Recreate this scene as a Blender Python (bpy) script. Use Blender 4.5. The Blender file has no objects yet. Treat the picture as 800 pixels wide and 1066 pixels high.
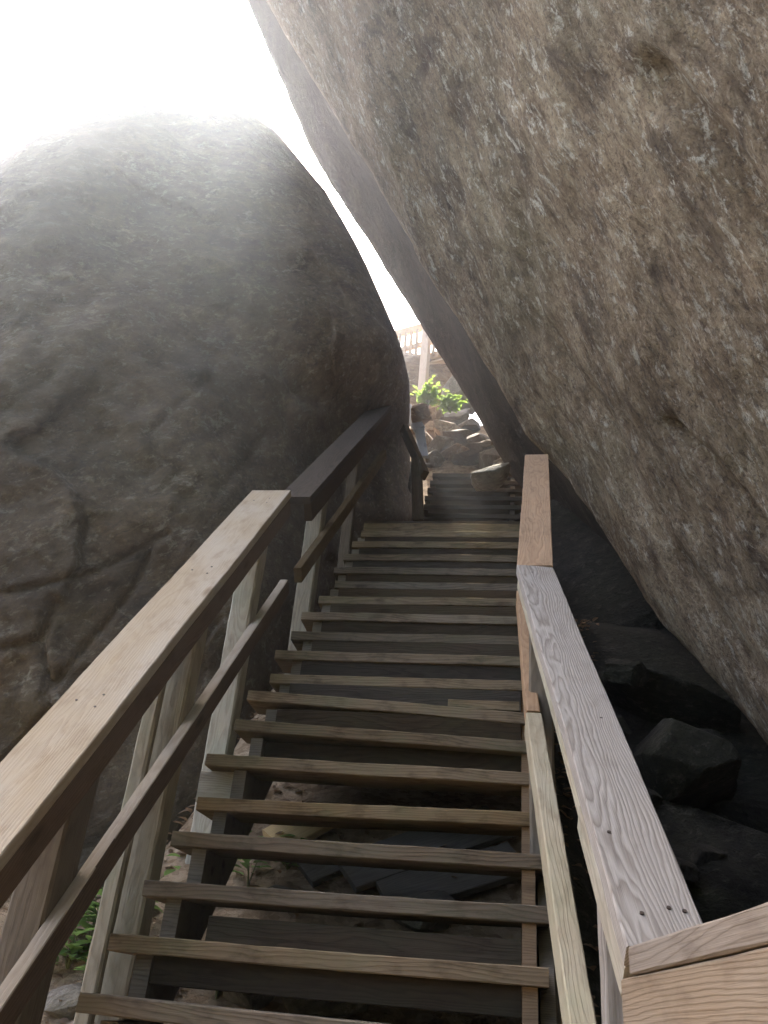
import bpy, bmesh, math, random
from mathutils import Vector, Matrix, noise
random.seed(7)
scene = bpy.context.scene
COL = scene.collection
V = Vector

# ------------------------------------------------------------------ camera frame (metres; x across the stairs, y up the flight, z up)
CAM = V((1.10701474, -2.26232632, 0.20235699))
RIGHT = V((0.98799444, 0.1322179, 0.07990873))
UP = V((-0.00269617, -0.50240841, 0.86462623))
FWD = V((-0.15446589, 0.85446136, 0.49602023))
F = 900.0
def ray(u, v): return FWD + RIGHT * ((u - 400) / F) - UP * ((v - 533) / F)
def at(u, v, z): return CAM + ray(u, v) * z                 # measured point at depth z
def atx(u, v, x):
    r = ray(u, v); return CAM + r * ((x - CAM.x) / r.x)
def atz(u, v, z):
    r = ray(u, v); return CAM + r * ((z - CAM.z) / r.z)

H, D, W = 0.1615, 0.14657, 1.19                              # riser, run, width of the flight

# ------------------------------------------------------------------ object helpers
def link(o):
    COL.objects.link(o); return o
def tag(o, label=None, cat=None, group=None, kind=None):
    if label: o['label'] = label
    if cat: o['category'] = cat
    if group: o['group'] = group
    if kind: o['kind'] = kind
    return o
def thing(name, loc, label, cat, group=None):
    o = link(bpy.data.objects.new(name, None)); o.location = loc
    o.empty_display_size = 0.1
    return tag(o, label, cat, group)
def origin(o):
    p = V((0, 0, 0))
    while o: p += o.location; o = o.parent
    return p
def mesh_obj(name, verts, faces, mat, parent=None, smooth=False, M=None):
    """verts in world coordinates, or local ones when M (a world matrix) is given"""
    me = bpy.data.meshes.new(name)
    if M is None and parent is not None:
        q = origin(parent); verts = [v - q for v in map(V, verts)]
    me.from_pydata([tuple(v) for v in verts], [], faces)
    if mat: me.materials.append(mat)
    if smooth: me.polygons.foreach_set('use_smooth', [True] * len(me.polygons))
    me.update()
    o = link(bpy.data.objects.new(name, me))
    if parent is not None: o.parent = parent
    if M is not None:
        L = M.copy()
        if parent is not None: L.translation = M.translation - origin_rot(parent, M)
        o.matrix_local = L
    return o
def origin_rot(parent, M):
    return origin(parent)
def fix_normals(o):
    bm = bmesh.new(); bm.from_mesh(o.data); bmesh.ops.recalc_face_normals(bm, faces=bm.faces); bm.to_mesh(o.data); bm.free()
    return o

def board(name, a, b, up, w, t, mat, parent, ch=0.003, wob=0.0025, seed=None):
    """a sawn board: centre line a-b, w wide, t thick, `up` is the normal of its wide face; grain runs along local X"""
    a, b = V(a), V(b); L = (b - a).length
    X = (b - a).normalized(); Z = V(up); Z = (Z - X * Z.dot(X)).normalized(); Y = Z.cross(X)
    s = random.random() * 100 if seed is None else seed
    n = max(3, int(L / 0.06))
    prof = [(-w/2+ch, -t/2), (w/2-ch, -t/2), (w/2, -t/2+ch), (w/2, t/2-ch), (w/2-ch, t/2), (-w/2+ch, t/2), (-w/2, t/2-ch), (-w/2, -t/2+ch)]
    vs, fs = [], []
    for i in range(n + 1):
        x = -L/2 + L * i / n
        dy = noise.noise(V((x * 1.6, s, 0))) * wob; dz = noise.noise(V((x * 1.6, s, 9))) * wob
        for j, (py, pz) in enumerate(prof):
            e = noise.noise(V((x * 14, s + 3, j * 2.7))) * wob * 0.45
            vs.append((x, py * (1 + e / w * 2) + dy, pz + dz + e))
    k = len(prof)
    for i in range(n):
        for j in range(k):
            fs.append((i*k+j, i*k+(j+1) % k, (i+1)*k+(j+1) % k, (i+1)*k+j))
    fs.append(tuple(range(k))[::-1]); fs.append(tuple(n*k+j for j in range(k)))
    M = Matrix((X, Y, Z)).transposed().to_4x4(); M.translation = (a + b) / 2
    return fix_normals(mesh_obj(name, vs, fs, mat, parent, M=M))

def prism(name, poly, x0, x1, mat, parent):
    """polygon in (y,z) extruded from x0 to x1"""
    n = len(poly)
    vs = [(x0, y, z) for y, z in poly] + [(x1, y, z) for y, z in poly]
    fs = [tuple(range(n)), tuple(range(n, 2*n))[::-1]] + [(i, (i+1) % n, n+(i+1) % n, n+i) for i in range(n)]
    return fix_normals(mesh_obj(name, vs, fs, mat, parent))

# ------------------------------------------------------------------ node helpers
def new_mat(name):
    m = bpy.data.materials.new(name); m.use_nodes = True
    nt = m.node_tree; nt.nodes.clear()
    return m, nt
class NB:
    def __init__(s, nt): s.nt = nt
    def n(s, typ, **kw):
        nd = s.nt.nodes.new(typ)
        for k, v in kw.items():
            if k == 'i':
                for kk, vv in v.items():
                    if hasattr(vv, 'is_output'): s.nt.links.new(vv, nd.inputs[kk])
                    else: nd.inputs[kk].default_value = vv
            else: setattr(nd, k, v)
        return nd
    def math(s, op, a, b=None, c=None, clamp=False):
        i = {0: a}
        if b is not None: i[1] = b
        if c is not None: i[2] = c
        return s.n('ShaderNodeMath', operation=op, use_clamp=clamp, i=i).outputs[0]
    def noise(s, vec, scale, detail=4, rough=0.55, dist=0.0, out=0):
        return s.n('ShaderNodeTexNoise', i={'Vector': vec, 'Scale': scale, 'Detail': detail, 'Roughness': rough, 'Distortion': dist}).outputs[out]
    def ramp(s, fac, stops, interp='LINEAR'):
        nd = s.n('ShaderNodeValToRGB', i={0: fac}); r = nd.color_ramp; r.interpolation = interp
        while len(r.elements) < len(stops): r.elements.new(0.5)
        for e, (p, c) in zip(r.elements, stops):
            e.position = p; e.color = (c, c, c, 1) if isinstance(c, (int, float)) else (*c, 1)
        return nd.outputs[0]
    def mix(s, fac, a, b, mode='MIX'):
        nd = s.n('ShaderNodeMix', data_type='RGBA', blend_type=mode)
        for k, v in ((0, fac), (6, a), (7, b)):
            if hasattr(v, 'is_output'): s.nt.links.new(v, nd.inputs[k])
            else: nd.inputs[k].default_value = (*v, 1) if isinstance(v, tuple) else v
        return nd.outputs[2]
    def map(s, vec, scale=(1, 1, 1), rot=(0, 0, 0), loc=(0, 0, 0)):
        return s.n('ShaderNodeMapping', i={'Vector': vec, 'Scale': scale, 'Rotation': rot, 'Location': loc}).outputs[0]
    def out(s, col, rough, height=None, bump=0.3, dist=0.01, spec=0.3, trans=None):
        p = s.n('ShaderNodeBsdfPrincipled', i={'Base Color': col if hasattr(col, 'is_output') else (*col, 1), 'Roughness': rough, 'Specular IOR Level': spec})
        if height is not None:
            b = s.n('ShaderNodeBump', i={'Height': height, 'Strength': bump, 'Distance': dist})
            s.nt.links.new(b.outputs[0], p.inputs['Normal'])
        o = s.n('ShaderNodeOutputMaterial')
        s.nt.links.new(p.outputs[0], o.inputs[0]); return p

def wood(name, light, dark, grey=(0.3, 0.28, 0.26), greyfac=0.4, freq=95, contrast=1.0, stain=(0.05, 0.04, 0.03), stainamt=0.4, pith=0.09, moss=None, rough=0.9, nails=False):
    m, nt = new_mat(name); b = NB(nt)
    tc = b.n('ShaderNodeTexCoord'); oi = b.n('ShaderNodeObjectInfo')
    rnd = oi.outputs['Random']
    off = b.n('ShaderNodeCombineXYZ', i={0: b.math('MULTIPLY', rnd, 37.0), 1: b.math('MULTIPLY', rnd, 0.0), 2: 0.0}).outputs[0]
    vec = b.n('ShaderNodeVectorMath', operation='ADD', i={0: tc.outputs['Object'], 1: off}).outputs[0]
    warp = b.noise(b.map(vec, (1.6, 9, 9)), 1.0, 3, 0.5)
    warp2 = b.noise(b.map(vec, (5, 22, 22)), 1.0, 3, 0.6)
    warp3 = b.noise(b.map(vec, (0.9, 2.2, 2.2), loc=(7, 3, 1)), 1.0, 2, 0.5)
    sp = b.n('ShaderNodeSeparateXYZ', i={0: tc.outputs['Object']})
    y = b.math('ADD', sp.outputs[1], b.math('MULTIPLY', b.math('SUBTRACT', rnd, 0.5), 0.09))
    y = b.math('ADD', y, b.math('MULTIPLY', b.math('SUBTRACT', warp3, 0.5), 0.10))
    z = b.math('ADD', sp.outputs[2], pith)
    z = b.math('ADD', z, b.math('MULTIPLY', b.math('SUBTRACT', warp, 0.5), 0.075))
    r = b.math('SQRT', b.math('ADD', b.math('MULTIPLY', y, y), b.math('MULTIPLY', z, z)))
    r = b.math('ADD', r, b.math('MULTIPLY', b.math('SUBTRACT', warp2, 0.5), 0.007))
    fr = b.math('FRACT', b.math('MULTIPLY', r, freq))
    ring = b.ramp(fr, [(0.0, 0.25), (0.18, 0.0), (0.55, 0.5), (0.86, 1.0), (1.0, 0.25)])
    fib = b.noise(b.map(vec, (3.5, 240, 240)), 1.0, 3, 0.65)
    big = b.noise(b.map(vec, (2.2, 5, 5)), 1.0, 4, 0.6)
    blot = b.noise(b.map(vec, (9, 22, 22), loc=(3, 1, 4)), 1.0, 4, 0.62)
    g = b.math('MULTIPLY_ADD', ring, 0.62 * contrast, b.math('MULTIPLY', fib, 0.45))
    col = b.mix(b.ramp(g, [(0.1, 0.0), (0.85, 1.0)]), light, dark)
    gm = b.ramp(big, [(0.35, 0.0), (0.65, 1.0)])
    col = b.mix(b.math('MULTIPLY', gm, greyfac), col, grey)
    col = b.mix(b.math('MULTIPLY', b.ramp(blot, [(0.5, 0.0), (0.72, 1.0)]), stainamt), col, stain)
    # knots
    vo = b.n('ShaderNodeTexVoronoi', i={'Vector': b.map(vec, (2.3, 6.5, 6.5)), 'Scale': 1.0, 'Randomness': 1.0})
    kn = b.ramp(vo.outputs['Distance'], [(0.05, 1.0), (0.13, 0.0)])
    col = b.mix(b.math('MULTIPLY', kn, 0.65), col, stain)
    if moss:
        ms = b.noise(b.map(vec, (4, 8, 8), loc=(9, 9, 2)), 1.0, 5, 0.65)
        col = b.mix(b.math('MULTIPLY', b.ramp(ms, [(0.45, 0.0), (0.65, 1.0)]), moss[1]), col, moss[0])
    tone = b.math('MULTIPLY_ADD', rnd, 0.5, 0.75)
    hv = b.n('ShaderNodeHueSaturation', i={'Color': col, 'Value': tone, 'Saturation': b.math('MULTIPLY_ADD', b.math('FRACT', b.math('MULTIPLY', rnd, 7.3)), 0.5, 0.75)}).outputs[0]
    hgt = b.math('ADD', b.math('MULTIPLY', ring, -0.5), b.math('ADD', fib, b.math('MULTIPLY', kn, -0.5)))
    b.out(hv, rough, hgt, 0.45, 0.003, 0.0)
    return m

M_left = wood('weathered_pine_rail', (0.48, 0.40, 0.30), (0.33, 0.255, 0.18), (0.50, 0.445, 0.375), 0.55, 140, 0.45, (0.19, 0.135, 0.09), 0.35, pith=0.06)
M_leftside = wood('shaded_pine_side', (0.19, 0.128, 0.085), (0.105, 0.068, 0.045), (0.165, 0.13, 0.10), 0.3, 150, 0.8, (0.05, 0.034, 0.022), 0.4, pith=0.06)  # rail sides: their shade is put into this darker wood colour
M_grey = wood('grey_weathered_rail', (0.52, 0.475, 0.415), (0.22, 0.18, 0.145), (0.42, 0.385, 0.345), 0.3, 190, 0.85, (0.15, 0.115, 0.085), 0.3, pith=0.05)
M_new = wood('newer_orange_pine', (0.42, 0.265, 0.14), (0.27, 0.155, 0.08), (0.31, 0.225, 0.145), 0.25, 160, 0.7, (0.12, 0.07, 0.038), 0.35, pith=0.08)
M_tread = wood('worn_tread_wood', (0.215, 0.162, 0.108), (0.105, 0.076, 0.048), (0.20, 0.168, 0.122), 0.5, 160, 0.9, (0.045, 0.034, 0.023), 0.75, pith=0.05, moss=((0.13, 0.135, 0.08), 0.35))
M_riser = wood('shaded_riser_wood', (0.075, 0.055, 0.038), (0.04, 0.029, 0.02), (0.068, 0.055, 0.04), 0.4, 150, 0.8, (0.03, 0.022, 0.016), 0.5, moss=((0.06, 0.062, 0.038), 0.3))  # tone lowered to put the shade of the step gaps into the colour
M_string = wood('stringer_wood', (0.20, 0.155, 0.105), (0.11, 0.08, 0.05), (0.18, 0.16, 0.115), 0.4, 150, 0.7, (0.05, 0.04, 0.03), 0.4)
M_post = wood('pale_lichen_post', (0.38, 0.33, 0.235), (0.20, 0.155, 0.10), (0.40, 0.375, 0.295), 0.45, 160, 0.7, (0.12, 0.09, 0.06), 0.45, moss=((0.28, 0.30, 0.21), 0.4))
M_corner = wood('brown_corner_board', (0.24, 0.19, 0.14), (0.14, 0.105, 0.075), (0.23, 0.20, 0.165), 0.5, 150, 0.5, (0.10, 0.07, 0.05), 0.45, pith=0.03)
M_bluegrey = wood('skylit_rail_grey', (0.40, 0.42, 0.45), (0.30, 0.31, 0.34), (0.42, 0.44, 0.48), 0.4, 150, 0.5, (0.2, 0.2, 0.21), 0.2)  # blue-grey tint stands for sky light on the rail tops
M_deck = wood('sunlit_deck_wood', (0.56, 0.44, 0.32), (0.42, 0.30, 0.2), (0.56, 0.48, 0.40), 0.4, 150, 0.5, (0.25, 0.16, 0.1), 0.2)
M_plank = wood('fresh_plank', (0.55, 0.42, 0.24), (0.40, 0.28, 0.15), (0.45, 0.37, 0.26), 0.3, 150, 0.6, (0.2, 0.13, 0.08), 0.2)
M_shade = wood('shaded_rail_wood', (0.085, 0.063, 0.043), (0.045, 0.033, 0.022), (0.075, 0.058, 0.043), 0.4, 150, 0.7, (0.04, 0.03, 0.024), 0.4)  # upper left rail: shade under the overhang put into the wood colour
M_lower = wood('grey_green_lower_rail', (0.33, 0.29, 0.22), (0.19, 0.155, 0.11), (0.34, 0.315, 0.255), 0.5, 150, 0.5, (0.10, 0.08, 0.055), 0.5, moss=((0.22, 0.225, 0.16), 0.4))
M_slate = wood('old_grey_plank', (0.15, 0.135, 0.115), (0.08, 0.07, 0.058), (0.14, 0.13, 0.115), 0.4, 150, 0.6, (0.04, 0.035, 0.03), 0.3)

def nail_mat():
    m, nt = new_mat('rusty_nail'); b = NB(nt); b.out((0.045, 0.03, 0.022), 0.6); return m
M_nail = nail_mat()

def rock_mat(name, cols, streak_dir, stretch, scale, lichen, lichen_amt, stain, stain_amt, green=(0.10, 0.115, 0.06), green_amt=0.3, bump=0.8, warp=0.28, speck=0.0):
    m, nt = new_mat(name); b = NB(nt)
    tc = b.n('ShaderNodeTexCoord'); g = tc.outputs['Object']
    X = V(streak_dir).normalized(); Y = X.orthogonal().normalized(); Z = X.cross(Y)
    def dot(v): return b.n('ShaderNodeVectorMath', operation='DOT_PRODUCT', i={0: g, 1: tuple(v)}).outputs['Value']
    st = b.n('ShaderNodeCombineXYZ', i={0: b.math('DIVIDE', dot(X), stretch), 1: dot(Y), 2: dot(Z)}).outputs[0]
    wv = b.noise(g, 1.1, 3, 0.55, out=1)
    st = b.n('ShaderNodeVectorMath', operation='ADD', i={0: st, 1: b.n('ShaderNodeVectorMath', operation='SCALE', i={0: wv, 'Scale': warp}).outputs[0]}).outputs[0]
    n1 = b.noise(st, 2.2 * scale, 6, 0.62, 0.4)
    n2 = b.noise(st, 9 * scale, 6, 0.68, 0.6)
    n3 = b.noise(st, 34 * scale, 5, 0.7)
    n4 = b.noise(g, 0.9, 5, 0.6)
    n5 = b.noise(st, 5.0 * scale, 7, 0.7, 1.0)
    v = b.math('ADD', b.math('MULTIPLY', n1, 0.35), b.math('ADD', b.math('MULTIPLY', n2, 0.4), b.math('MULTIPLY', n3, 0.25)))
    k = len(cols)
    col = b.ramp(v, [(0.34 + 0.32 * i / (k - 1), c) for i, c in enumerate(cols)])
    gm = b.math('MULTIPLY', b.ramp(n4, [(0.46, 0.0), (0.6, 1.0)]), green_amt)
    col = b.mix(gm, col, green)
    sm = b.math('MULTIPLY', b.ramp(b.noise(st, 1.3 * scale, 5, 0.6, 0.8), [(0.54, 0.0), (0.66, 1.0)]), stain_amt)
    col = b.mix(sm, col, stain)
    lm = b.math('MULTIPLY', b.ramp(b.math('ADD', b.math('MULTIPLY', n5, 0.7), b.math('MULTIPLY', n3, 0.3)), [(0.55, 0.0), (0.62, 1.0)]), lichen_amt)
    lm = b.math('MULTIPLY', lm, b.ramp(b.noise(g, 0.75, 3, 0.6), [(0.36, 0.25), (0.62, 1.0)]))
    col = b.mix(lm, col, lichen)
    dk = b.math('MULTIPLY', b.ramp(b.noise(st, 13 * scale, 4, 0.6, 0.5), [(0.56, 0.0), (0.68, 1.0)]), 0.5)
    col = b.mix(dk, col, stain)
    if speck:
        sp_ = b.noise(b.map(g, (1, 1, 1)), 46, 3, 0.8); sp2 = b.noise(st, 22, 5, 0.75, 0.3)
        col = b.mix(b.math('MULTIPLY', b.ramp(sp2, [(0.56, 0.0), (0.64, 1.0)]), speck), col, lichen)
        col = b.mix(b.math('MULTIPLY', b.ramp(sp_, [(0.36, 1.0), (0.46, 0.0)]), speck), col, stain)
    low = b.noise(st, 0.75, 4, 0.6, 0.4); mid_ = b.noise(g, 1.7, 4, 0.6)
    var = b.math('MULTIPLY_ADD', b.ramp(b.math('MULTIPLY_ADD', low, 0.6, b.math('MULTIPLY', mid_, 0.4)), [(0.36, 0.0), (0.64, 1.0)]), 0.62, 0.66)
    col = b.n('ShaderNodeHueSaturation', i={'Color': col, 'Value': var}).outputs[0]
    hgt = b.math('ADD', b.math('MULTIPLY', n1, 0.6), b.math('ADD', b.math('MULTIPLY', n2, 0.5), b.math('MULTIPLY', n3, 0.22)))
    b.out(col, 0.88, hgt, bump, 0.06, 0.2)
    return m
EDGE_DIR = (at(800, 815, 4.5) - at(320, 30, 8.0)).normalized()
STREAK = (at(640, 420, 4.6) - at(480, 80, 5.6)).normalized()
M_rock_r = rock_mat('streaked_granite', [(0.085, 0.056, 0.036), (0.215, 0.152, 0.096), (0.375, 0.287, 0.187), (0.57, 0.49, 0.36)], STREAK, 2.7, 2.7, (0.66, 0.62, 0.51), 0.95, (0.06, 0.04, 0.03), 0.6, (0.15, 0.135, 0.08), 0.4, 1.0, 0.07, 0.55)
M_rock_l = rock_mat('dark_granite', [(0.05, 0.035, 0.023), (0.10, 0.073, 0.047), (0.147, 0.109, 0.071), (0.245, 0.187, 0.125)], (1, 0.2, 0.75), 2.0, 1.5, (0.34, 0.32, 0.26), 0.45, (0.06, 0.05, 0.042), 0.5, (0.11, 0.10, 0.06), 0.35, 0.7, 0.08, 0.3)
M_under = rock_mat('bare_shaded_underside', [(0.018, 0.014, 0.011), (0.036, 0.028, 0.021), (0.062, 0.048, 0.036), (0.11, 0.088, 0.066)], STREAK, 2.5, 2.0, (0.19, 0.17, 0.13), 0.45, (0.035, 0.028, 0.022), 0.5, (0.08, 0.075, 0.045), 0.3, 0.8)  # slab's under-face: little lichen, and its shade darkened into the colour
M_cave = rock_mat('shaded_cave_rock', [(0.014, 0.012, 0.009), (0.03, 0.026, 0.02), (0.05, 0.044, 0.034), (0.09, 0.08, 0.062)], (1, 0, 0.3), 1.6, 2.4, (0.14, 0.13, 0.10), 0.5, (0.012, 0.010, 0.008), 0.6, (0.04, 0.042, 0.022), 0.5, 1.2, 0.15, 0.35)  # darkness of the cave put into the rock colour
M_moss = rock_mat('mossy_rock', [(0.07, 0.065, 0.05), (0.12, 0.115, 0.08), (0.17, 0.165, 0.115), (0.25, 0.24, 0.18)], (0.3, 0.1, 1), 2.2, 1.6, (0.30, 0.32, 0.23), 0.5, (0.05, 0.045, 0.035), 0.5, (0.095, 0.105, 0.06), 0.5, 0.8)
M_rock_s = rock_mat('small_rock', [(0.10, 0.085, 0.07), (0.17, 0.145, 0.12), (0.24, 0.21, 0.17), (0.34, 0.30, 0.26)], (1, 0, 0.3), 1.6, 2.0, (0.5, 0.47, 0.42), 0.5, (0.06, 0.045, 0.035), 0.5, (0.09, 0.11, 0.05), 0.3)
M_rock_b = rock_mat('brown_ledge', [(0.14, 0.085, 0.05), (0.24, 0.155, 0.10), (0.33, 0.235, 0.165), (0.5, 0.41, 0.32)], (1, 0, -0.1), 2.5, 1.6, (0.62, 0.56, 0.49), 0.6, (0.075, 0.045, 0.03), 0.5, (0.10, 0.11, 0.05), 0.2)

def dirt_mat():
    m, nt = new_mat('forest_dirt'); b = NB(nt); g = b.n('ShaderNodeTexCoord').outputs['Object']
    n1 = b.noise(g, 2.0, 6, 0.65); n2 = b.noise(g, 17, 6, 0.7); n3 = b.noise(g, 70, 4, 0.7)
    col = b.ramp(b.math('ADD', b.math('MULTIPLY', n1, 0.5), b.math('MULTIPLY', n2, 0.5)), [(0.33, (0.15, 0.105, 0.066)), (0.5, (0.31, 0.23, 0.148)), (0.66, (0.43, 0.34, 0.235))])
    v = b.n('ShaderNodeTexVoronoi', i={'Vector': b.map(g, (1, 2.4, 1)), 'Scale': 26, 'Randomness': 1.0})
    lf = b.ramp(v.outputs['Color'], [(0.55, 0.0), (0.6, 1.0)])
    col = b.mix(b.math('MULTIPLY', lf, 0.5), col, (0.15, 0.095, 0.05))
    b.out(col, 0.95, b.math('ADD', n2, b.math('MULTIPLY', n3, 0.6)), 0.8, 0.03, 0.1); return m
M_dirt = dirt_mat()
def bank_mat():
    m, nt = new_mat('light_blocking_bank'); b = NB(nt); g = b.n('ShaderNodeTexCoord').outputs['Object']
    n1 = b.noise(g, 3.0, 6, 0.7); n2 = b.noise(g, 20, 5, 0.7)
    b.out(b.ramp(b.math('ADD', b.math('MULTIPLY', n1, 0.5), b.math('MULTIPLY', n2, 0.5)), [(0.35, (0.015, 0.02, 0.01)), (0.5, (0.035, 0.05, 0.02)), (0.65, (0.06, 0.075, 0.035))]), 0.95, n2, 1.0, 0.1, 0.0); return m
M_bank = bank_mat()  # near-black colour for the added banks, cuts their bounce light
def leaf_mat(name, c1, c2):
    m, nt = new_mat(name); b = NB(nt); g = b.n('ShaderNodeTexCoord').outputs['Object']
    col = b.mix(b.noise(g, 14, 3), c1, c2)
    d = b.n('ShaderNodeBsdfDiffuse', i={'Color': col, 'Roughness': 0.5}); t = b.n('ShaderNodeBsdfTranslucent', i={'Color': col})
    gl = b.n('ShaderNodeBsdfGlossy', i={'Color': (1, 1, 1, 1), 'Roughness': 0.45})
    mx = b.n('ShaderNodeMixShader', i={0: 0.45, 1: d.outputs[0], 2: t.outputs[0]})
    mx2 = b.n('ShaderNodeMixShader', i={0: 0.04, 1: mx.outputs[0], 2: gl.outputs[0]})
    o = b.n('ShaderNodeOutputMaterial'); nt.links.new(mx2.outputs[0], o.inputs[0]); return m
M_leaf = leaf_mat('seedling_leaf', (0.15, 0.27, 0.06), (0.25, 0.36, 0.12))
M_leafy = leaf_mat('sunlit_leaf', (0.12, 0.20, 0.03), (0.17, 0.24, 0.05))
M_leafd = leaf_mat('forest_leaf', (0.04, 0.075, 0.02), (0.08, 0.12, 0.04))
def plain(name, col, rough=0.8):
    m, nt = new_mat(name); b = NB(nt); g = b.n('ShaderNodeTexCoord').outputs['Object']
    n = b.noise(b.map(g, (1, 1, 0.3)), 18, 5, 0.65)
    b.out(b.mix(n, tuple(c * 0.6 for c in col), tuple(min(1, c * 1.4) for c in col)), rough, n, 0.5, 0.01); return m
M_litter = leaf_mat('fallen_leaf', (0.17, 0.105, 0.06), (0.26, 0.18, 0.11))
M_stem = plain('plant_stem', (0.12, 0.13, 0.05))
M_bark = plain('tree_bark', (0.11, 0.085, 0.065), 0.95)

# ------------------------------------------------------------------ ground: one sheet
PROF = [(-130, -1.0), (-1.0, -1.0), (-0.55, -0.95), (0.0, -0.62), (1.0, 0.42), (2.0, 1.45), (2.785, 2.2), (3.3, 2.55), (4.4, 3.6), (5.2, 5.2), (6.0, 6.2), (7.5, 6.9), (9.5, 7.3), (30, 8.5), (130, 9.5)]
def ground_z(x, y):
    for (y0, z0), (y1, z1) in zip(PROF, PROF[1:]):
        if y <= y1: break
    z = z0 + (z1 - z0) * max(0, min(1, (y - y0) / (y1 - y0)))
    a = min(1.0, 0.35 + abs(y) * 0.04)
    # steep banks added left, right and behind to block the sky light
    def bank(d, top, run): return top * (lambda t: t * t * (3 - 2 * t))(max(0.0, min(1.0, d / run)))
    up = max(bank(-3.0 - x, 3.0, 6.0), bank(x - 2.2, 14.0, 4.0)) * max(0.0, min(1.0, 1 - (y - 6) / 10))
    rear = bank(-3.4 - y, 9.0, 4.5) * (0.35 + 0.65 * bank(x + 3.0, 1.0, 4.0)) + bank(-3.3 - y, 8.0, 5.0) * bank(x + 0.2, 1.0, 2.0)
    if x < -0.22:
        k_ = bank(-0.22 - x, 1.0, 0.35); shelf = min(z, 0.5 + max(0.0, y - 2.6) * 0.9) if y < 5 else z
        z = z * (1 - k_) + shelf * k_
    z -= 0.9 * bank(x - 1.25, 1.0, 0.5) * (1 if y < 2 else max(0.0, 1 - (y - 2)))
    if up + rear > 0.02: z = max(z, -1.0 + up, -1.0 + rear)
    return z + noise.fractal(V((x * 0.9, y * 0.9, 3.3)), 0.9, 2.1, 5) * 0.16 * a
def axis(lo, hi, c0, c1, fine):
    v = [c0 + fine * i for i in range(int((c1 - c0) / fine) + 1)]
    s, p = fine, v[-1]
    while p < hi: s *= 1.35; p = min(hi, p + s); v.append(p)
    s, p, left = fine, c0, []
    while p > lo: s *= 1.35; p = max(lo, p - s); left.append(p)
    return left[::-1] + v
xs, ys = axis(-120, 120, -3.0, 4.0, 0.07), axis(-120, 120, -1.6, 8.0, 0.07)
vs = [(x, y, ground_z(x, y)) for y in ys for x in xs]; nx = len(xs)
fs = [(j*nx+i, j*nx+i+1, (j+1)*nx+i+1, (j+1)*nx+i) for j in range(len(ys)-1) for i in range(nx-1)]
gr = tag(mesh_obj('ground', vs, fs, M_dirt, smooth=True), kind='structure')
gr.data.materials.append(M_bank); gr.data.materials.append(M_cave)
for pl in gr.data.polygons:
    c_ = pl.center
    if c_.x > 1.28 and c_.y < 3.4 and c_.y > -3.2 and c_.x < 4: pl.material_index = 2  # cave floor takes the colour with the shade in it
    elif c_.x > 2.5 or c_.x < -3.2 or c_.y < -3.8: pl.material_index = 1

# ------------------------------------------------------------------ boulders
def groove(u, v, lines):
    """depth of the cracks that cross the face near (u, v)"""
    g = 0.0
    for pts, wd, dp in lines:
        for (x0, y0), (x1, y1) in zip(pts, pts[1:]):
            L2 = (x1-x0)**2 + (y1-y0)**2
            t = max(0, min(1, ((u-x0)*(x1-x0) + (v-y0)*(y1-y0)) / L2))
            dd = math.hypot(u - x0 - t*(x1-x0), v - y0 - t*(y1-y0))
            g = max(g, dp * math.exp(-(dd / wd) ** 2))
    return g
def rough_disp(p, amp, s=1.0, seed=0.0, plates=1.0):
    q = p * s + V((seed, seed * 1.7, -seed))
    a = noise.fractal(q * 0.6, 1.0, 2.0, 3) * 0.55
    b = noise.ridged_multi_fractal(q * 1.3, 1.0, 2.1, 4, 0.9, 2.0) * 0.10
    c = noise.fractal(q * 4.5, 0.8, 2.1, 4) * 0.10
    # broken facets: flat plates at slightly different heights
    dist, pts = noise.voronoi(q * 0.8 + V((noise.noise(q * 1.5), noise.noise(q * 1.5 + V((5, 1, 2))), 0)) * 0.35)
    cell = noise.noise(pts[0] * 7.3)
    d_ = (q * 0.8 - pts[0])
    tilt_ = d_.x * noise.noise(pts[0] * 3.1 + V((4, 0, 0))) + d_.y * noise.noise(pts[0] * 3.1 + V((0, 4, 0))) + d_.z * noise.noise(pts[0] * 3.1 + V((0, 0, 4)))
    return (a + b + c + (cell * 0.22 + tilt_ * 0.55) * plates) * amp

# left boulder: a closed rounded block, its outline and thickness laid out round a mid plane
SIL = [(40, 168), (100, 120), (150, 86), (200, 70), (248, 100), (296, 148), (340, 200), (375, 262), (402, 322), (414, 350), (422, 375), (427, 398), (427, 425), (426, 450), (428, 490), (429, 540), (410, 600), (360, 670), (310, 740), (270, 840), (215, 930), (120, 985), (-60, 1040), (-300, 1050), (-560, 850), (-640, 500), (-520, 260), (-320, 190), (-150, 235), (-40, 212)]
def resample(poly, n, closed=True):
    pts = poly + ([poly[0]] if closed else [])
    seg = [math.hypot(b[0]-a[0], b[1]-a[1]) for a, b in zip(pts, pts[1:])]; tot = sum(seg)
    out, i, acc = [], 0, 0.0
    for k in range(n):
        d = tot * k / (n if closed else n - 1)
        while i < len(seg) - 1 and acc + seg[i] < d: acc += seg[i]; i += 1
        t = (d - acc) / seg[i] if seg[i] else 0
        out.append((pts[i][0] + (pts[i+1][0]-pts[i][0]) * t, pts[i][1] + (pts[i+1][1]-pts[i][1]) * t))
    return out
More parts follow.
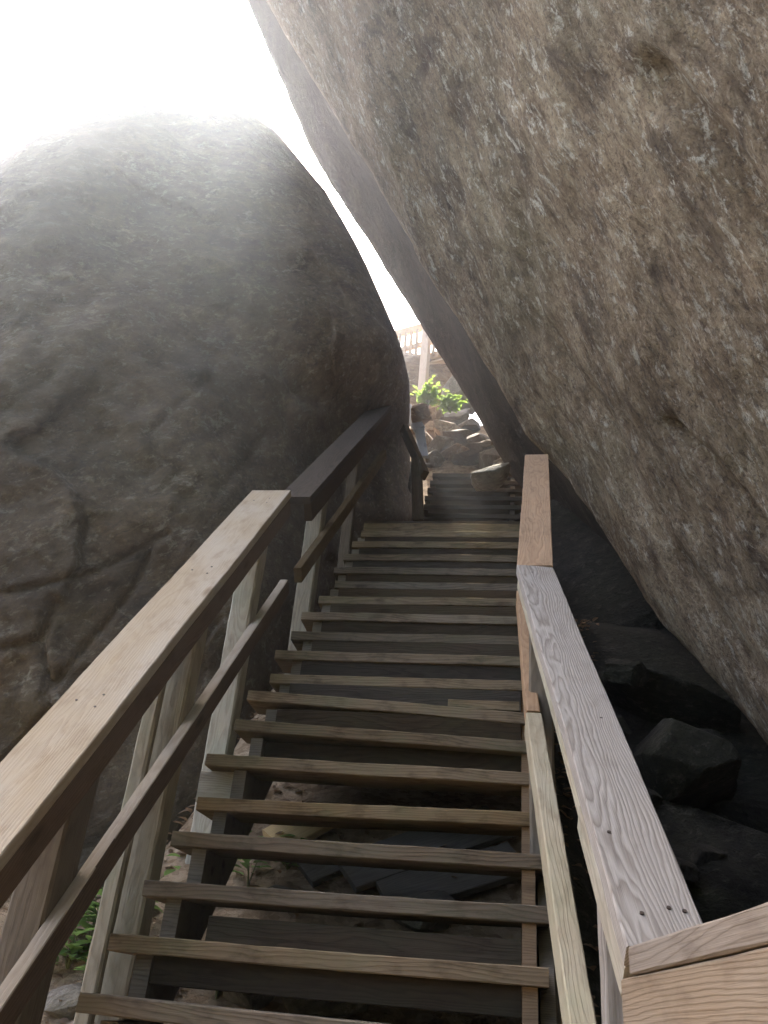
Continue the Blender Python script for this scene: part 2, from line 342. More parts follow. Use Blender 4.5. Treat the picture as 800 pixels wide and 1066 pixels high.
def inflate(name, sil, cen, dep, front, back, mat, nseg, nring, amp, seed, cracks=(), pw=0.75, s=1.0, plates=1.0):
    ring = resample(sil, nseg); vs, fs, nrm = [], [], []
    nf = int(nring * 0.8)
    for k in range(nring + 1):
        th = math.pi * (0.5 * k / nf if k <= nf else 0.5 + 0.5 * (k - nf) / (nring - nf))
        sc = math.sin(th) ** pw if 0 < k < nring else 0.0
        off = -front * math.cos(th) if th < math.pi / 2 else -back * math.cos(th)
        for (u, v) in ring:
            uu, vv = cen[0] + (u - cen[0]) * sc, cen[1] + (v - cen[1]) * sc
            p = at(uu, vv, dep(uu, vv)) + FWD * off
            edge = math.sin(th)
            rr = rough_disp(p, amp, s, seed, plates) * (1.0 - 0.65 * edge ** 3)
            if th < math.pi / 2: rr += groove(uu, vv, cracks)
            vs.append(p + FWD * rr)
    for k in range(nring):
        for j in range(nseg):
            fs.append((k*nseg+j, k*nseg+(j+1) % nseg, (k+1)*nseg+(j+1) % nseg, (k+1)*nseg+j))
    o = mesh_obj(name, vs, fs, mat, smooth=True)
    bm = bmesh.new(); bm.from_mesh(o.data); bmesh.ops.remove_doubles(bm, verts=bm.verts, dist=1e-5)
    bmesh.ops.recalc_face_normals(bm, faces=bm.faces); bm.to_mesh(o.data); bm.free()
    o.data.polygons.foreach_set('use_smooth', [True] * len(o.data.polygons))
    return o
def sm01(t):
    t = max(0.0, min(1.0, t)); return t * t * (3 - 2 * t)
cracks_l = [([(300, 340), (272, 380), (240, 415), (195, 465), (205, 485), (222, 497), (205, 512), (235, 520)], 2.2, 0.035), ([(120, 415), (70, 455), (20, 500)], 2.2, 0.025), ([(365, 330), (330, 390), (310, 440), (250, 520)], 2.6, 0.03),
            ([(-120, 596), (0, 605), (80, 602), (150, 585), (210, 552)], 3, 0.055), ([(-100, 640), (0, 655), (45, 658), (110, 640), (122, 608)], 3, 0.06), ([(110, 640), (118, 700), (60, 760)], 3, 0.06), ([(200, 555), (180, 600), (150, 640), (112, 690)], 3, 0.05)]
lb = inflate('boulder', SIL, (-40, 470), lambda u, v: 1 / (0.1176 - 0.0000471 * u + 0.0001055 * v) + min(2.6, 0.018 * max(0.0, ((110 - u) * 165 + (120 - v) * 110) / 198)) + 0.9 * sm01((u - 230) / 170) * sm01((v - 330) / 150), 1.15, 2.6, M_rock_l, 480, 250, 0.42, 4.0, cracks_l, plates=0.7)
tag(lb, 'huge dark rounded boulder leaning in over the left handrail of the stairs', 'boulder')

# right boulder: a leaning slab, lofted along its lower edge
PL = lambda u, v: 1 / (0.111 + 0.000373 * (u - 280) - 0.0001016 * v)
M_line = [(166, -200), (278, -5), (352, 130), (408, 220), (472, 318), (560, 455), (632, 548), (690, 628), (748, 690), (800, 752), (900, 880), (1000, 1010)]
B_line = [(138, -200), (258, 0), (326, 158), (384, 246), (432, 322), (538, 492), (598, 566), (645, 640), (702, 710), (752, 780), (850, 880), (940, 1010)]
NS = 230
ml = resample(M_line, NS, False)
bl = resample(B_line, NS, False)
w_dir = (at(800, 0, PL(800, 0)) - at(560, 455, PL(560, 455))); nrm = (at(800, 0, PL(800, 0)) - at(280, 0, PL(280, 0))).cross(at(800, 815, PL(800, 815)) - at(280, 0, PL(280, 0))).normalized()
if nrm.dot(FWD) > 0: nrm = -nrm                                  # towards the camera
a_dir = (at(800, 752, PL(800, 752)) - at(300, -5, PL(300, -5))).normalized()
w_dir = nrm.cross(a_dir).normalized()
if w_dir.dot(RIGHT) < 0: w_dir = -w_dir
vs, fs = [], []
cracks_r = [([(700, 440), (745, 480), (775, 520), (800, 560)], 7, 0.07), ([(540, 210), (560, 330), (640, 450), (700, 560), (800, 700)], 9, 0.035), ([(690, 70), (760, 150), (830, 260)], 16, 0.10), ([(470, 120), (520, 250), (600, 400)], 6, 0.03)]
cols = []
for i in range(NS):
    s = i / (NS - 1)
    m_ = at(*ml[i], PL(*ml[i])); b_ = at(*bl[i], PL(*bl[i]) + 1.0)
    prof = []
    under = b_ - nrm * 1.9 + w_dir * (0.85 - 0.5 * s) 
    for t in range(0, 14): prof.append((under.lerp(b_, t / 14), 0.35))
    for t in range(0, 18):
        q = b_.lerp(m_, t / 18); q += nrm * (-0.16 * math.sin(math.pi * t / 18)); prof.append((q, 0.6))
    R_ = 3.4
    for t in range(0, 120):
        r = R_ * (t / 119) ** 1.05
        bulge = 0.10 * (1 - math.exp(-r / 0.06)) - 0.02 * r * r
        prof.append((m_ + w_dir * r + nrm * bulge, 1.0))
    top = prof[-1][0]
    for t in range(1, 16):
        q = top - nrm * (3.0 * t / 15) + w_dir * (0.5 * math.sin(math.pi * t / 15)); prof.append((q, 0.6))
    last = prof[-1][0]
    for t in range(1, 12): prof.append((last.lerp(under, t / 12), 0.3))
    cols.append(prof)
K = len(cols[0])
for prof in cols:
    for (q, a) in prof:
        c = V((((q - CAM).dot(RIGHT)), ((q - CAM).dot(UP)), ((q - CAM).dot(FWD))))
        u, v = 400 + F * c.x / max(0.3, c.z), 533 - F * c.y / max(0.3, c.z)
        # foliation: relief drawn out along the streak direction
        qs = q - STREAK * (q.dot(STREAK) * 0.62)
        r = rough_disp(qs, 0.15, 1.25, 11.0, 0.2) + noise.fractal(qs * 9, 0.8, 2.2, 3) * 0.012
        if a == 1.0: r -= groove(u, v, cracks_r)
        vs.append(q + nrm * r * a)
for i in range(NS - 1):
    for k in range(K):
        fs.append((i*K+k, (i+1)*K+k, (i+1)*K+(k+1) % K, i*K+(k+1) % K))
fs.append(tuple(range(K))); fs.append(tuple((NS-1)*K+k for k in range(K))[::-1])
rb = fix_normals(mesh_obj('boulder', vs, fs, M_rock_r, smooth=True))
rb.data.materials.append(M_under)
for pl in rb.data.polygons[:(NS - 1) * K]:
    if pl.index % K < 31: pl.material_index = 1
tag(rb, 'enormous overhanging slab of lichen streaked tan granite leaning over the stairs from the right', 'boulder')

def rock(name, c, r, mat, label, cat='rock', seed=0, sq=0.5, flat=1.0, group=None, rotz=0.0):
    bm = bmesh.new(); bmesh.ops.create_icosphere(bm, subdivisions=5, radius=1.0)
    rk = random.Random(seed * 13 + 1)
    cuts = [(V((rk.gauss(0, 1), rk.gauss(0, 1), rk.gauss(0, 1))).normalized(), rk.uniform(0.5, 0.8)) for _ in range(12)]
    for v in bm.verts:
        p = v.co.normalized()
        mx = max(abs(p.x), abs(p.y), abs(p.z)); p = p.lerp(p / mx * 0.8, sq)
        p *= 1 + 0.2 * noise.fractal(p * 1.1 + V((seed * 3.1, seed, 0)), 1.0, 2.0, 3) + 0.04 * noise.fractal(p * 5 + V((0, seed, 0)), 0.9, 2.0, 3)
        for n_, d_ in cuts:
            e_ = p.dot(n_) - d_
            if e_ > 0: p = p - n_ * (e_ * 0.93)
        v.co = V((p.x * r[0], p.y * r[1], p.z * r[2] * flat))
    me = bpy.data.meshes.new(name); bm.to_mesh(me); bm.free(); me.materials.append(mat)
    me.polygons.foreach_set('use_smooth', [True] * len(me.polygons))
    o = link(bpy.data.objects.new(name, me)); o.location = c; o.rotation_euler = (random.uniform(-.3, .3), random.uniform(-.3, .3), rotz)
    return tag(o, label, cat, group)

# ------------------------------------------------------------------ main flight
stair = thing('staircase', (W/2, 0, 0), 'long straight flight of worn open wooden steps climbing between the two boulders', 'staircase')
left_x = {2: -.017, 3: -.012, 4: -.01, 6: -.05, 7: -.01, 8: -.025, 9: .015, 10: -.02, 13: .04, 14: .085, 15: .035, 16: .05, 17: .06, 18: .08}
tilt = {7: (.022, -.018), 8: (.028, -.026), 5: (-.02, -.008), 6: (.008, -.008), 3: (-.006, 0), 1: (.012, .0)}
for k in range(-5, 19):
    tl, tr = tilt.get(k, (random.uniform(-.005, .005), random.uniform(-.005, .005)))
    xl = left_x.get(k, 0.0); xr = W + random.uniform(-.015, .01)
    y = k * D + 0.1 + random.uniform(-.006, .006); z = k * H - 0.021
    o = board('tread', (xl, y, z + tl), (xr, y, z + tr), (0, 0, 1), 0.2, 0.045, M_tread, stair, ch=0.003, wob=0.0045)
    if k == 8: tag(o, 'tilted tread with a split, lifted board at its right end')
def stringer(x0, x1, mat, k0=-6, k1=18):
    pts = []
    for k in range(k0, k1 + 1):
        z = k * H - 0.044
        pts += [(k * D + 0.022, z), ((k + 1) * D + 0.022, z)]
    yb, ya = (k1 + 1) * D + 0.022, k0 * D + 0.022
    pts += [(yb, (k1 + 1) * H - 0.42), (ya, k0 * H - 0.40)]
    return prism('stringer', pts, x0, x1, mat, stair)
stringer(0.06, 0.108, M_string); stringer(1.118, 1.158, M_new)
prism('stringer', [(-0.95, -1.25), (2.75, 2.83), (2.75, 2.55), (-0.95, -1.5)], 1.166, 1.206, M_string, stair)
# boards behind the steps: partial ones low down, closed ones higher up
def riser(k, lo, hi, x0=0.11, x1=1.116, setback=0.19, mat=M_riser):
    y = k * D + setback; z0 = k * H
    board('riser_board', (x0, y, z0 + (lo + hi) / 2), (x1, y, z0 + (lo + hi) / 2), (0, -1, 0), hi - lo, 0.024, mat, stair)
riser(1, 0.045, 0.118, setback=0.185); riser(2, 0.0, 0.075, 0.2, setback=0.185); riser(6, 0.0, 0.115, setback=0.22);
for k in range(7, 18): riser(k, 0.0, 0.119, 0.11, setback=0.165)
riser(8, -0.01, 0.03, 0.82, 1.11, 0.035, M_tread)
board('patch_board', (-0.08, 5 * D + 0.21, 5 * H + 0.06), (0.056, 5 * D + 0.21, 5 * H + 0.06), (0, -1, 0), 0.115, 0.02, M_post, stair)

# landing at the head of the flight
LZ = 19 * H
land = thing('landing_platform', (0.6, 19 * D, LZ), 'small dark wooden landing with a mossy front board at the head of the main steps', 'landing')
for i in range(4):
    y = 19 * D + 0.075 + i * 0.145
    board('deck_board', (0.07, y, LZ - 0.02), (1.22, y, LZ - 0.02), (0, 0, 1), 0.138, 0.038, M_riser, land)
board('fascia_board', (0.07, 19 * D - 0.014, LZ - 0.105), (1.24, 19 * D - 0.014, LZ - 0.105), (0, -1, 0), 0.125, 0.036, M_tread, land)

# ------------------------------------------------------------------ left handrail
def nails(parent, pts, up, r=0.004):
    for p in pts:
        n = V(up).normalized(); X = n.orthogonal().normalized(); Y = n.cross(X); q = V(p) + n * 0.0015
        ring = [q + (X * math.cos(a) + Y * math.sin(a)) * r for a in [math.tau * j / 8 for j in range(8)]]
        low = [v - n * 0.004 for v in ring]
        mesh_obj('nail', ring + low, [tuple(range(8))] + [(j, 8 + j, 8 + (j+1) % 8, (j+1) % 8) for j in range(8)], M_nail, parent)
def board_on_line(name, p, q, xin, xout, t, mat, parent, drop=0.0, horiz=V((1, 0, 0)), **kw):
    """flat board whose upper inner edge runs p-q (y, z)"""
    a, b = V(((xin + xout) / 2, p[0], p[1])), V(((xin + xout) / 2, q[0], q[1]))
    d = (b - a).normalized(); n = V((1, 0, 0)).cross(d)
    n = n if n.z > 0 else -n
    return board(name, a - n * (t / 2 + drop), b - n * (t / 2 + drop), n, abs(xin - xout), t, mat, parent, **kw), n
rl = thing('handrail', (-0.14, -0.6, -0.9), 'long wooden handrail with pale weathered top and shade-dark sides climbing on the left side of the steps', 'handrail')
pA, pB = (-1.0, -0.364), (1.385, 2.446)
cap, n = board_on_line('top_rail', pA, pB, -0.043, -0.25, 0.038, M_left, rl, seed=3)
tag(cap, 'pale flat top board, lower length')
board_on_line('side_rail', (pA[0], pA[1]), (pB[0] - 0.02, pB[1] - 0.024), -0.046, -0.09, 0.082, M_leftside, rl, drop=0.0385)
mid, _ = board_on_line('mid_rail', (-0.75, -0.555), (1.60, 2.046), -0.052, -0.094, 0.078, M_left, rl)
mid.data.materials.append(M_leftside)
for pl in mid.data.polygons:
    if pl.normal.z < 0.5: pl.material_index = 1                     # shade on the sides painted in with the darker wood
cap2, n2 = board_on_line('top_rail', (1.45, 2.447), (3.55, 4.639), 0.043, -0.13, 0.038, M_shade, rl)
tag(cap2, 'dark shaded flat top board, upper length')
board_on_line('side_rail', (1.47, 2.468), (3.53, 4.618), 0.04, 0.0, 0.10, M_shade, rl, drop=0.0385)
board_on_line('mid_rail', (1.50, 2.062), (3.5, 4.13), 0.036, -0.004, 0.078, M_string, rl)
def post(x0, x1, y0, y1, ztop, mat, parent, name='post', zb=None):
    zb = ground_z((x0+x1)/2, (y0+y1)/2) - 0.15 if zb is None else zb
    return board(name, ((x0+x1)/2, (y0+y1)/2, zb), ((x0+x1)/2, (y0+y1)/2, ztop), (0, -1, 0), abs(x1-x0), abs(y1-y0), mat, parent, ch=0.008, wob=0.006)
capz = lambda y: pA[1] + (y - pA[0]) * (pB[1] - pA[1]) / (pB[0] - pA[0])
cap2z = lambda y: 2.447 + (y - 1.45) * 1.044
post(-0.205, -0.096, 0.04, 0.17, capz(0.04) - 0.062, M_string, rl)
post(-0.205, -0.096, 0.68, 0.78, capz(0.68) - 0.062, M_post, rl)
post(-0.205, -0.15, 0.585, 0.625, capz(0.585) - 0.064, M_post, rl, 'brace_board')
post(-0.195, -0.096, 1.24, 1.34, capz(1.24) - 0.062, M_post, rl)
post(-0.10, -0.006, 1.93, 2.02, cap2z(1.93) - 0.062, M_post, rl)
post(-0.08, -0.006, 2.74, 2.82, cap2z(2.74) - 0.062, M_string, rl)
for y in (0.10, 0.73, 1.29):
    q = V((-0.15, y, capz(y))); nails(rl, [q + V((0.03, 0.012, 0.014)), q + V((-0.04, -0.01, -0.012)), q + V((0.034, -0.03, -0.036))], n)

# ------------------------------------------------------------------ right handrail
rr = thing('handrail', (1.25, -0.5, -0.9), 'grey weathered handrail with bold grain and a newer orange upper length, right of steps', 'handrail')
def sloped(name, a, b, w, t, mat, parent, **kw):
    a, b = V(a), V(b); d = (b - a).normalized(); hz = V((d.y, -d.x, 0)).normalized(); n = hz.cross(d)
    n = n if n.z > 0 else -n
    return board(name, a - n * (t/2), b - n * (t/2), n, w, t, mat, parent, **kw), n, hz
KN, NR, FR = V((1.169, 0.837, 1.758)), V((1.346, -0.634, 0.355)), V((1.212, 2.179, 3.189))
d1 = (KN - NR).normalized()
c1, n1, hz1 = sloped('top_rail', NR - d1 * 0.05, KN - d1 * 0.003, 0.142, 0.04, M_grey, rr, seed=5)
tag(c1, 'silver grey top board with bold cathedral grain')
c2, n3, hz2 = sloped('top_rail', KN, FR, 0.14, 0.038, M_new, rr)
tag(c2, 'newer orange-brown top board')
L0, L1, L2 = at(612, 1090, 1.62), at(556, 742, 2.9), at(546, 655, 3.5)
sloped('lower_rail', L0 - (L1 - L0) * 0.15, L1, 0.052, 0.085, M_lower, rr)
lo2, _, _ = sloped('lower_rail', L1 + (L2 - L1) * 0.02, at(543, 615, 4.0), 0.045, 0.085, M_new, rr)
tag(lo2, 'newer orange lower rail beyond the joint')
for (t, mat) in ((0.22, M_grey), (0.93, M_string)):
    p = NR.lerp(KN, t)
    board('post', (p.x + 0.005, p.y + 0.03, ground_z(p.x, p.y) - 0.15), (p.x + 0.005, p.y + 0.03, p.z - 0.062), (0, -1, 0), 0.085, 0.085, mat, rr, ch=0.008, wob=0.005)
p = KN.lerp(FR, 0.93); board('post', (p.x, p.y, ground_z(p.x, p.y)), (p.x, p.y, p.z - 0.06), (0, -1, 0), 0.085, 0.085, M_string, rr)
nails(rr, [NR + d1 * s - hz1 * o + n1 * 0.0 for s, o in ((0.03, 0.03), (0.045, -0.045), (0.05, -0.02), (0.26, 0.042), (0.75, -0.03), (1.95, 0.02))], n1)
# side brace under the near end of the grey top board
board('side_board', NR - d1 * 0.05 - hz1 * 0.057 - n1 * 0.072 + d1 * 0.0, NR + d1 * 0.42 - hz1 * 0.057 - n1 * 0.072, hz1, 0.06, 0.026, M_post, rr)
board('side_board', NR + d1 * 0.42 - hz1 * 0.052 - n1 * 0.063, KN - d1 * 0.05 - hz1 * 0.052 - n1 * 0.063, hz1, 0.04, 0.03, M_post, rr)

# corner railing at the foot of the right handrail
e0, e1 = at(655, 985, 1.36), at(800, 938, 0.94)
dirc = (e1 - e0).normalized()
side = V((dirc.y, -dirc.x, 0)).normalized()
if side.dot(CAM - e0) > 0: side = -side                           # away from the camera
cr = thing('railing', (e0.x, e0.y, -1.0), 'stubby brown board railing cut off at the bottom right corner of the picture', 'railing')
upc = dirc.cross(side); upc = upc if upc.z > 0 else -upc
board('top_rail', e0 + side * 0.07 - upc * 0.02, e0 + dirc * 1.3 + side * 0.07 - upc * 0.02, upc, 0.14, 0.04, M_corner, cr)
board('face_board', e0 - dirc * 0.055 + side * 0.02 - upc * 0.137, e0 + dirc * 1.3 + side * 0.02 - upc * 0.137, -side, 0.19, 0.038, M_corner, cr, seed=21)
board('post', e0 + side * 0.085 + dirc * 0.045 - V((0, 0, 1.35)), e0 + side * 0.085 + dirc * 0.045 - V((0, 0, 0.045)), -side, 0.09, 0.09, M_grey, cr, ch=0.008)

# ------------------------------------------------------------------ upper flight beyond the landing
u_st = thing('staircase', (0.7, 3.3, LZ), 'short dark upper flight of steps disappearing into the gap between the boulders', 'staircase')
for k in range(8):
    y, z = 3.42 + k * 0.155, LZ + 0.175 * (k + 1)
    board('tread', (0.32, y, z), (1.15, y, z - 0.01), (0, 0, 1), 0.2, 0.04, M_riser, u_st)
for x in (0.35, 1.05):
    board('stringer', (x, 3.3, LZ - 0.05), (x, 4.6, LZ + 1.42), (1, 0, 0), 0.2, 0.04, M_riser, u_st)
u_rl = thing('handrail', (0.1, 3.4, LZ), 'dark handrail with end pieces coloured skylit grey beside the upper flight', 'handrail')
board('top_rail', at(442, 495, 6.7), at(421, 446, 7.4), (0, 0, 1), 0.05, 0.08, M_riser, u_rl)
g0, g1, g2 = at(441, 476, 7.5), at(437, 447, 7.9), at(423, 424, 8.3)
board('end_cap', g0, g1, -FWD, 0.085, 0.03, M_bluegrey, u_rl)
board('end_cap', g1, g2, -FWD, 0.11, 0.03, M_bluegrey, u_rl)
board('post', at(436, 545, 6.4), at(434, 480, 6.9), (0, -1, 0), 0.08, 0.08, M_riser, u_rl)

# ------------------------------------------------------------------ sunlit deck railing far above
DZ = at(425, 378, 11.6).z
b0, b1 = at(395, 386, 11.6), atz(447, 373, at(395, 386, 11.6).z)
dd = (b1 - b0).normalized()
fd = thing('deck_railing', b0.lerp(b1, 0.5), 'sunlit wooden baluster railing of a deck glimpsed high in the gap', 'railing')
A0, A1 = b0 - dd * 1.2, b1 + dd * 0.9
hgt = at(420, 326, 11.6).z - at(425, 378, 11.6).z
fn = V((dd.y, -dd.x, 0)); fn = fn if fn.dot(CAM - b0) > 0 else -fn
for nm, hh, w_ in (('top_rail', hgt, 0.12), ('mid_rail', hgt * 0.47, 0.075), ('bottom_rail', 0.02, 0.11)):
    board(nm, A0 + V((0, 0, hh)), A1 + V((0, 0, hh)), fn, w_, 0.045, M_deck, fd)
nb = int((A1 - A0).length / 0.085)
for i in range(nb):
    q = A0 + dd * (0.05 + i * 0.085) + fn * 0.042
    board('baluster', q + V((0, 0, -0.02)), q + V((0, 0, hgt - 0.06)), fn, 0.036, 0.03, M_deck, fd)
pq = b1 - dd * 0.02 + fn * 0.08
board('post', pq - V((0, 0, 0.75)), pq + V((0, 0, hgt + 0.02)), fn, 0.10, 0.09, M_deck, fd)
for i in range(7):
    q = A0 - fn * (0.06 + 0.15 * i) - V((0, 0, 0.08)); board('deck_board', q, q + (A1 - A0), (0, 0, 1), 0.14, 0.036, M_deck, fd)

# ------------------------------------------------------------------ rocks in the gap, in the cave and below the steps
rock('rock', at(450, 402, 11.6), (1.1, 0.5, 0.36), M_rock_b, 'brown sunlit rock ledge under the far deck railing', 'rock', 3)
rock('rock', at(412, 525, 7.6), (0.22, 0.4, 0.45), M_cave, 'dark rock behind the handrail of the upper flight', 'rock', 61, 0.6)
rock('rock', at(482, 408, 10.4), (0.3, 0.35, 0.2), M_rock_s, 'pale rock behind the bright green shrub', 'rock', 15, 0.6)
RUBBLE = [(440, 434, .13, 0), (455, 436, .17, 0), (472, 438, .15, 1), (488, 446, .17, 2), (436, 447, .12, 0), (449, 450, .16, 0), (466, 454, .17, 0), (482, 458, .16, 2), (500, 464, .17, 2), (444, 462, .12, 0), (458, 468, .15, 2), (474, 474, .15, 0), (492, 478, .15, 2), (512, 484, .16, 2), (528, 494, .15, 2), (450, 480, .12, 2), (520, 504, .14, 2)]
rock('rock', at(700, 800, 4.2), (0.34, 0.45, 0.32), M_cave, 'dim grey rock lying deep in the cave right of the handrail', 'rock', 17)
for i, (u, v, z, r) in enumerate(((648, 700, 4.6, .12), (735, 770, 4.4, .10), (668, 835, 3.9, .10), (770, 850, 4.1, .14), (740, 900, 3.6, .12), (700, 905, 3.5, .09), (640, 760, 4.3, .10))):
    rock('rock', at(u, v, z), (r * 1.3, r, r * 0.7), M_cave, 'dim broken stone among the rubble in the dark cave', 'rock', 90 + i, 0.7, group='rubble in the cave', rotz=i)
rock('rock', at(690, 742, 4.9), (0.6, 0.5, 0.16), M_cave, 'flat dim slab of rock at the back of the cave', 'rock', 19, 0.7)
rock('rock', at(665, 640, 6.3), (1.3, 0.8, 1.3), M_cave, 'added shade-black rock mass closing the back of the cave under the slab', 'rock', 51, 0.6)  # mass added to fill the cave with its painted darkness
rock('rock', at(800, 800, 5.2), (1.2, 0.8, 1.0), M_cave, 'shade-black rock low in the cave against the right edge of the picture', 'rock', 53, 0.6)
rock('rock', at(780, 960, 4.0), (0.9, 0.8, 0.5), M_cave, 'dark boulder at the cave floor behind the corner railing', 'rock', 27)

# ------------------------------------------------------------------ plants, planks and litter
def ground_hit(u, v):
    r = ray(u, v); t = 0.5
    while t < 30:
        p = CAM + r * t
        if p.z < ground_z(p.x, p.y): return V((p.x, p.y, ground_z(p.x, p.y)))
        t += 0.01
    return CAM + r * 8
def leaf(vs, fs, p, d, up, L, w):
    d = d.normalized(); s_ = d.cross(up).normalized(); u_ = s_.cross(d); k = len(vs); droop = random.uniform(0.05, 0.3)
    for t, ww in ((0, 0.03), (0.28, 0.85), (0.55, 1.0), (0.8, 0.6), (1.0, 0.0)):
        c = p + d * (L * t) - u_ * (droop * L * t * t)
        vs += [c - s_ * (w * ww / 2) + u_ * (w * ww * 0.18), c, c + s_ * (w * ww / 2) + u_ * (w * ww * 0.18)]
    for i in range(4):
        a = k + 3 * i; fs += [(a, a+1, a+4, a+3), (a+1, a+2, a+5, a+4)]
def tube(vs, fs, pts, r0, r1):
    k = len(vs); n = 6
    for i, p in enumerate(pts):
        r = r0 + (r1 - r0) * i / (len(pts) - 1)
        for j in range(n): vs.append(p + V((math.cos(math.tau*j/n), math.sin(math.tau*j/n), 0)) * r)
    for i in range(len(pts) - 1):
        for j in range(n): fs.append((k+i*n+j, k+i*n+(j+1) % n, k+(i+1)*n+(j+1) % n, k+(i+1)*n+j))
def plant(name, base, h, nstem, nleaf, L, mat, label, cat='plant', spread=0.5, group=None):
    t = thing(name, base, label, cat, group)
    sv, sf, lv, lf = [], [], [], []
    for i in range(nstem):
        a = random.random() * math.tau; lean = random.uniform(0.1, spread)
        hh = h * random.uniform(0.6, 1.1); out_ = V((math.cos(a), math.sin(a), 0)) * lean * hh
        pts = [base + out_ * (q * q) + V((0, 0, hh * q - 0.03)) for q in (0, 0.25, 0.5, 0.75, 1.0)]
        tube(sv, sf, pts, 0.0035, 0.0015)
        for j in range(nleaf):
            q = 0.3 + 0.7 * (j + 1) / nleaf; i0 = min(3, int(q * 4)); p = pts[i0].lerp(pts[i0 + 1], q * 4 - i0)
            a2 = a + j * 2.4 + random.uniform(-.5, .5); d_ = V((math.cos(a2), math.sin(a2), random.uniform(-.1, .5)))
            tube(sv, sf, [p, p + d_.normalized() * L * 0.35], 0.0014, 0.001)
            leaf(lv, lf, p + d_.normalized() * L * 0.35, d_, V((0, 0, 1)), L * random.uniform(0.7, 1.2), L * random.uniform(0.42, 0.6))
    mesh_obj('stem', sv, sf, M_stem, t); mesh_obj('foliage', lv, lf, mat, t, smooth=True)
    return t
plant('seedling_plant', ground_hit(92, 992), 0.20, 12, 6, 0.085, M_leaf, 'leafy green seedlings on the dirt bank left of the steps, upper clump')
plant('seedling_plant', ground_hit(108, 1035), 0.12, 9, 6, 0.07, M_leaf, 'low green leaves on bare dirt beside the lowest step in view')
plant('seedling_plant', ground_hit(70, 1010), 0.16, 9, 6, 0.08, M_leaf, 'leafy seedlings on the dirt bank, nearest to the big lower post')
plant('seedling_plant', ground_hit(134, 975), 0.30, 3, 4, 0.075, M_leaf, 'thin upright sprig with pale leaves just left of the braced post')
plant('seedling_plant', ground_hit(258, 925), 0.24, 4, 6, 0.07, M_leaf, 'small dark green plant seen through the steps, left end of the gap')
plant('seedling_plant', ground_hit(300, 905), 0.12, 8, 6, 0.05, M_leaf, 'patch of tiny seedlings on the litter behind the steps, below the yellow plank')
plant('seedling_plant', ground_hit(225, 1040), 0.13, 5, 5, 0.06, M_leaf, 'low plant in the shade directly behind the bottom two steps')
plant('shrub', at(446, 421, 9.3), 0.22, 20, 9, 0.075, M_leafy, 'bright yellow-green shrub glowing in sunlight at the top of the gap', 'shrub', 0.9)
plant('shrub', at(468, 427, 9.2), 0.20, 16, 9, 0.07, M_leafy, 'lower soft green shrub right of the brightest one, against the slab', 'shrub', 0.9)
def plank(u0, v0, u1, v1, w_, mat, label, lift=0.03):
    a, b = ground_hit(u0, v0), ground_hit(u1, v1)
    n_ = V((0, -0.7, 0.7)); o = board('plank', a + n_ * lift, b + n_ * lift, n_, w_, 0.03, mat, None)
    return tag(o, label, 'plank')
for i, (u, v, r, m_) in enumerate(RUBBLE):
    g_ = ground_hit(u, v + 6)
    rock('rock', g_ + V((0, -0.05, r * 0.35)), (r * (1.1 + 0.9 * ((i * 7) % 5) / 4), r * 1.2, r * (0.55 + 0.35 * ((i * 3) % 4) / 3)), (M_rock_b, M_rock_s, M_rock_l)[m_], ('broken orange-brown rock in the jumble between the shrub and the upper steps', 'pale broken rock in the jumble just below the lower shrub', 'dark broken rock in the jumble against the foot of the slab')[m_], 'rock', 70 + i, 0.8, group='broken rocks above the upper steps', rotz=i * 1.3)
rock('rock', at(512, 496, 7.3), (0.20, 0.18, 0.085), M_rock_s, 'grey flat rock at the right end of the upper steps', 'rock', 5, 0.6)
plank(286, 884, 336, 858, 0.17, M_plank, 'clean yellow plank lying on the ground behind the steps')
plank(318, 916, 352, 902, 0.14, M_slate, 'grey old plank half buried in litter behind the steps', 0.02)
plank(360, 922, 520, 868, 0.20, M_slate, 'long dark plank leaning up the slope under the flight', 0.05)
plank(400, 948, 540, 905, 0.18, M_slate, 'dark board lying low under the right side of the flight', 0.04)
for i, (u, v, r) in enumerate(((300, 945, 0.10), (255, 1045, 0.12), (345, 1040, 0.16), (440, 965, 0.14), (75, 1055, 0.10), (120, 1062, 0.05))):
    g_ = ground_hit(u, v)
    rock('stone', g_ + V((0, 0, r * 0.2)), (r, r * 0.8, r * 0.6), M_rock_s, ['pale stone behind the third gap of the steps', 'rough stone behind the lowest step, left side', 'wide dark stone behind the lowest step, middle', 'stone in shadow under the right half of the steps', 'grey stone at the bottom left on bare dirt', 'pebble on the dirt touching the lowest step'][i], 'stone', 31 + i)
lv, lf = [], []
rs = random.Random(5)
for i in range(5200):
    x, y = rs.uniform(-1.6, 1.6), rs.uniform(-0.9, 3.2)
    p = V((x, y, ground_z(x, y) + 0.02)); a = rs.random() * math.tau
    leaf(lv, lf, p, V((math.cos(a), math.sin(a), rs.uniform(-.2, .5))), V((rs.uniform(-.4, .4), -0.5, 1)), rs.uniform(.03, .07), rs.uniform(.015, .035))
tag(mesh_obj('leaf_litter', lv, lf, M_litter, smooth=True), kind='stuff')

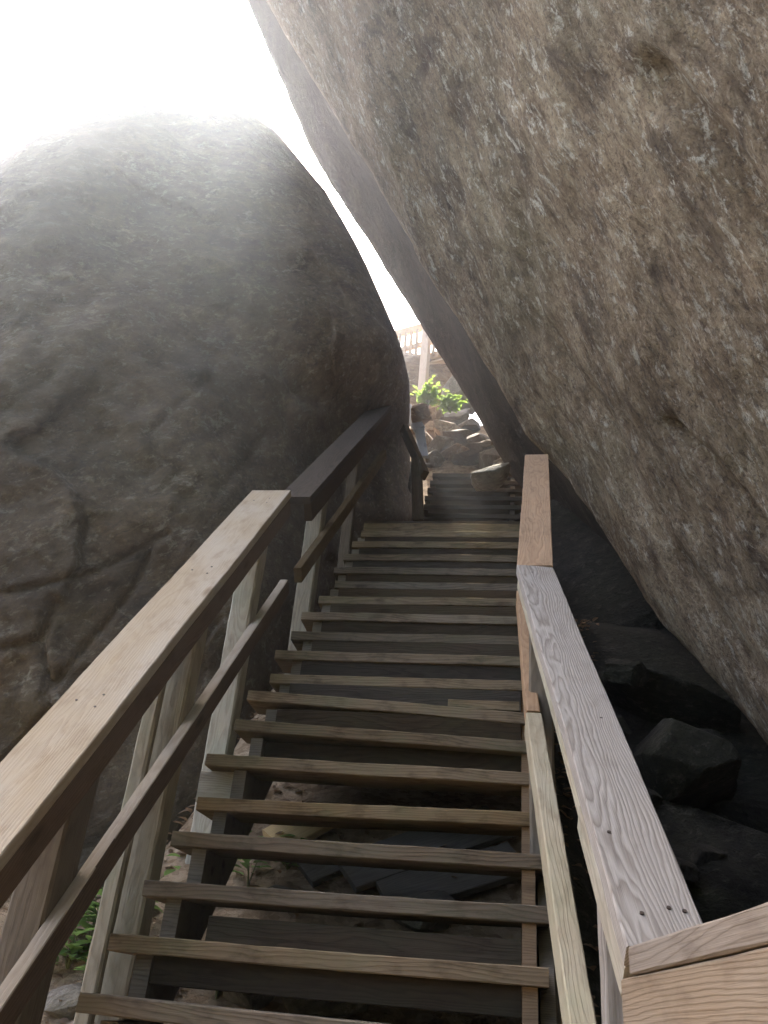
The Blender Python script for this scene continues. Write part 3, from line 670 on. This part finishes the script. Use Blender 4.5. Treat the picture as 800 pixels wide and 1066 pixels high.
# ------------------------------------------------------------------ haze volume added to stand in for lens glare
hv, hf = [], []
bm = bmesh.new(); bmesh.ops.create_cube(bm, size=1.0)
for v_ in bm.verts: v_.co = V((v_.co.x * 260, v_.co.y * 260, -4.5 + (v_.co.z + 0.5) * 18.0))
me = bpy.data.meshes.new('haze'); bm.to_mesh(me); bm.free()
hm, hnt = new_mat('lens_glare_haze'); hb = NB(hnt)
pv = hb.n('ShaderNodeVolumePrincipled', i={'Color': (0.78, 0.88, 1.0, 1), 'Density': 0.0072, 'Anisotropy': 0.87})
ho = hb.n('ShaderNodeOutputMaterial'); hnt.links.new(pv.outputs[0], ho.inputs['Volume']); me.materials.append(hm)
tag(link(bpy.data.objects.new('haze', me)), kind='stuff')

# ------------------------------------------------------------------ light, sky, camera
SUN_DIR = ray(280, -115).normalized()
sun = link(bpy.data.objects.new('sun', bpy.data.lights.new('sun', 'SUN')))
sun.data.energy = 4.0; sun.data.angle = math.radians(0.6); sun.data.color = (1.0, 0.95, 0.87)
sun.rotation_euler = SUN_DIR.to_track_quat('Z', 'Y').to_euler(); sun.location = (0, 0, 30)
w = bpy.data.worlds.new('World'); scene.world = w; w.use_nodes = True
nt = w.node_tree; bg = nt.nodes['Background']; sky = nt.nodes.new('ShaderNodeTexSky'); sky.sky_type = 'NISHITA'; sky.sun_disc = False
el = math.asin(SUN_DIR.z); az = math.atan2(SUN_DIR.x, SUN_DIR.y)
sky.sun_elevation = el; sky.sun_rotation = az; sky.air_density = 0.7; sky.dust_density = 5.0; sky.ozone_density = 0.5
nt.links.new(sky.outputs[0], bg.inputs[0]); bg.inputs[1].default_value = 0.13

cd = bpy.data.cameras.new('camera'); cam = link(bpy.data.objects.new('camera', cd))
Mx = Matrix((RIGHT, UP, -FWD)).transposed().to_4x4(); Mx.translation = CAM; cam.matrix_world = Mx
cd.sensor_fit = 'VERTICAL'; cd.sensor_height = 36; cd.lens = 36 * F / 1066; cd.clip_end = 2000; cd.clip_start = 0.05
scene.camera = cam
scene.cycles.max_bounces = 5; scene.cycles.diffuse_bounces = 4; scene.cycles.transmission_bounces = 3
scene.render.resolution_x, scene.render.resolution_y = 768, 1024
vs_ = scene.view_settings; vs_.view_transform = 'Standard'; vs_.look = 'None'; vs_.gamma = 1.0; vs_.use_curve_mapping = False
vs_.exposure = 3.15
vs_.use_white_balance = True; vs_.white_balance_temperature = 6850; vs_.white_balance_tint = 11
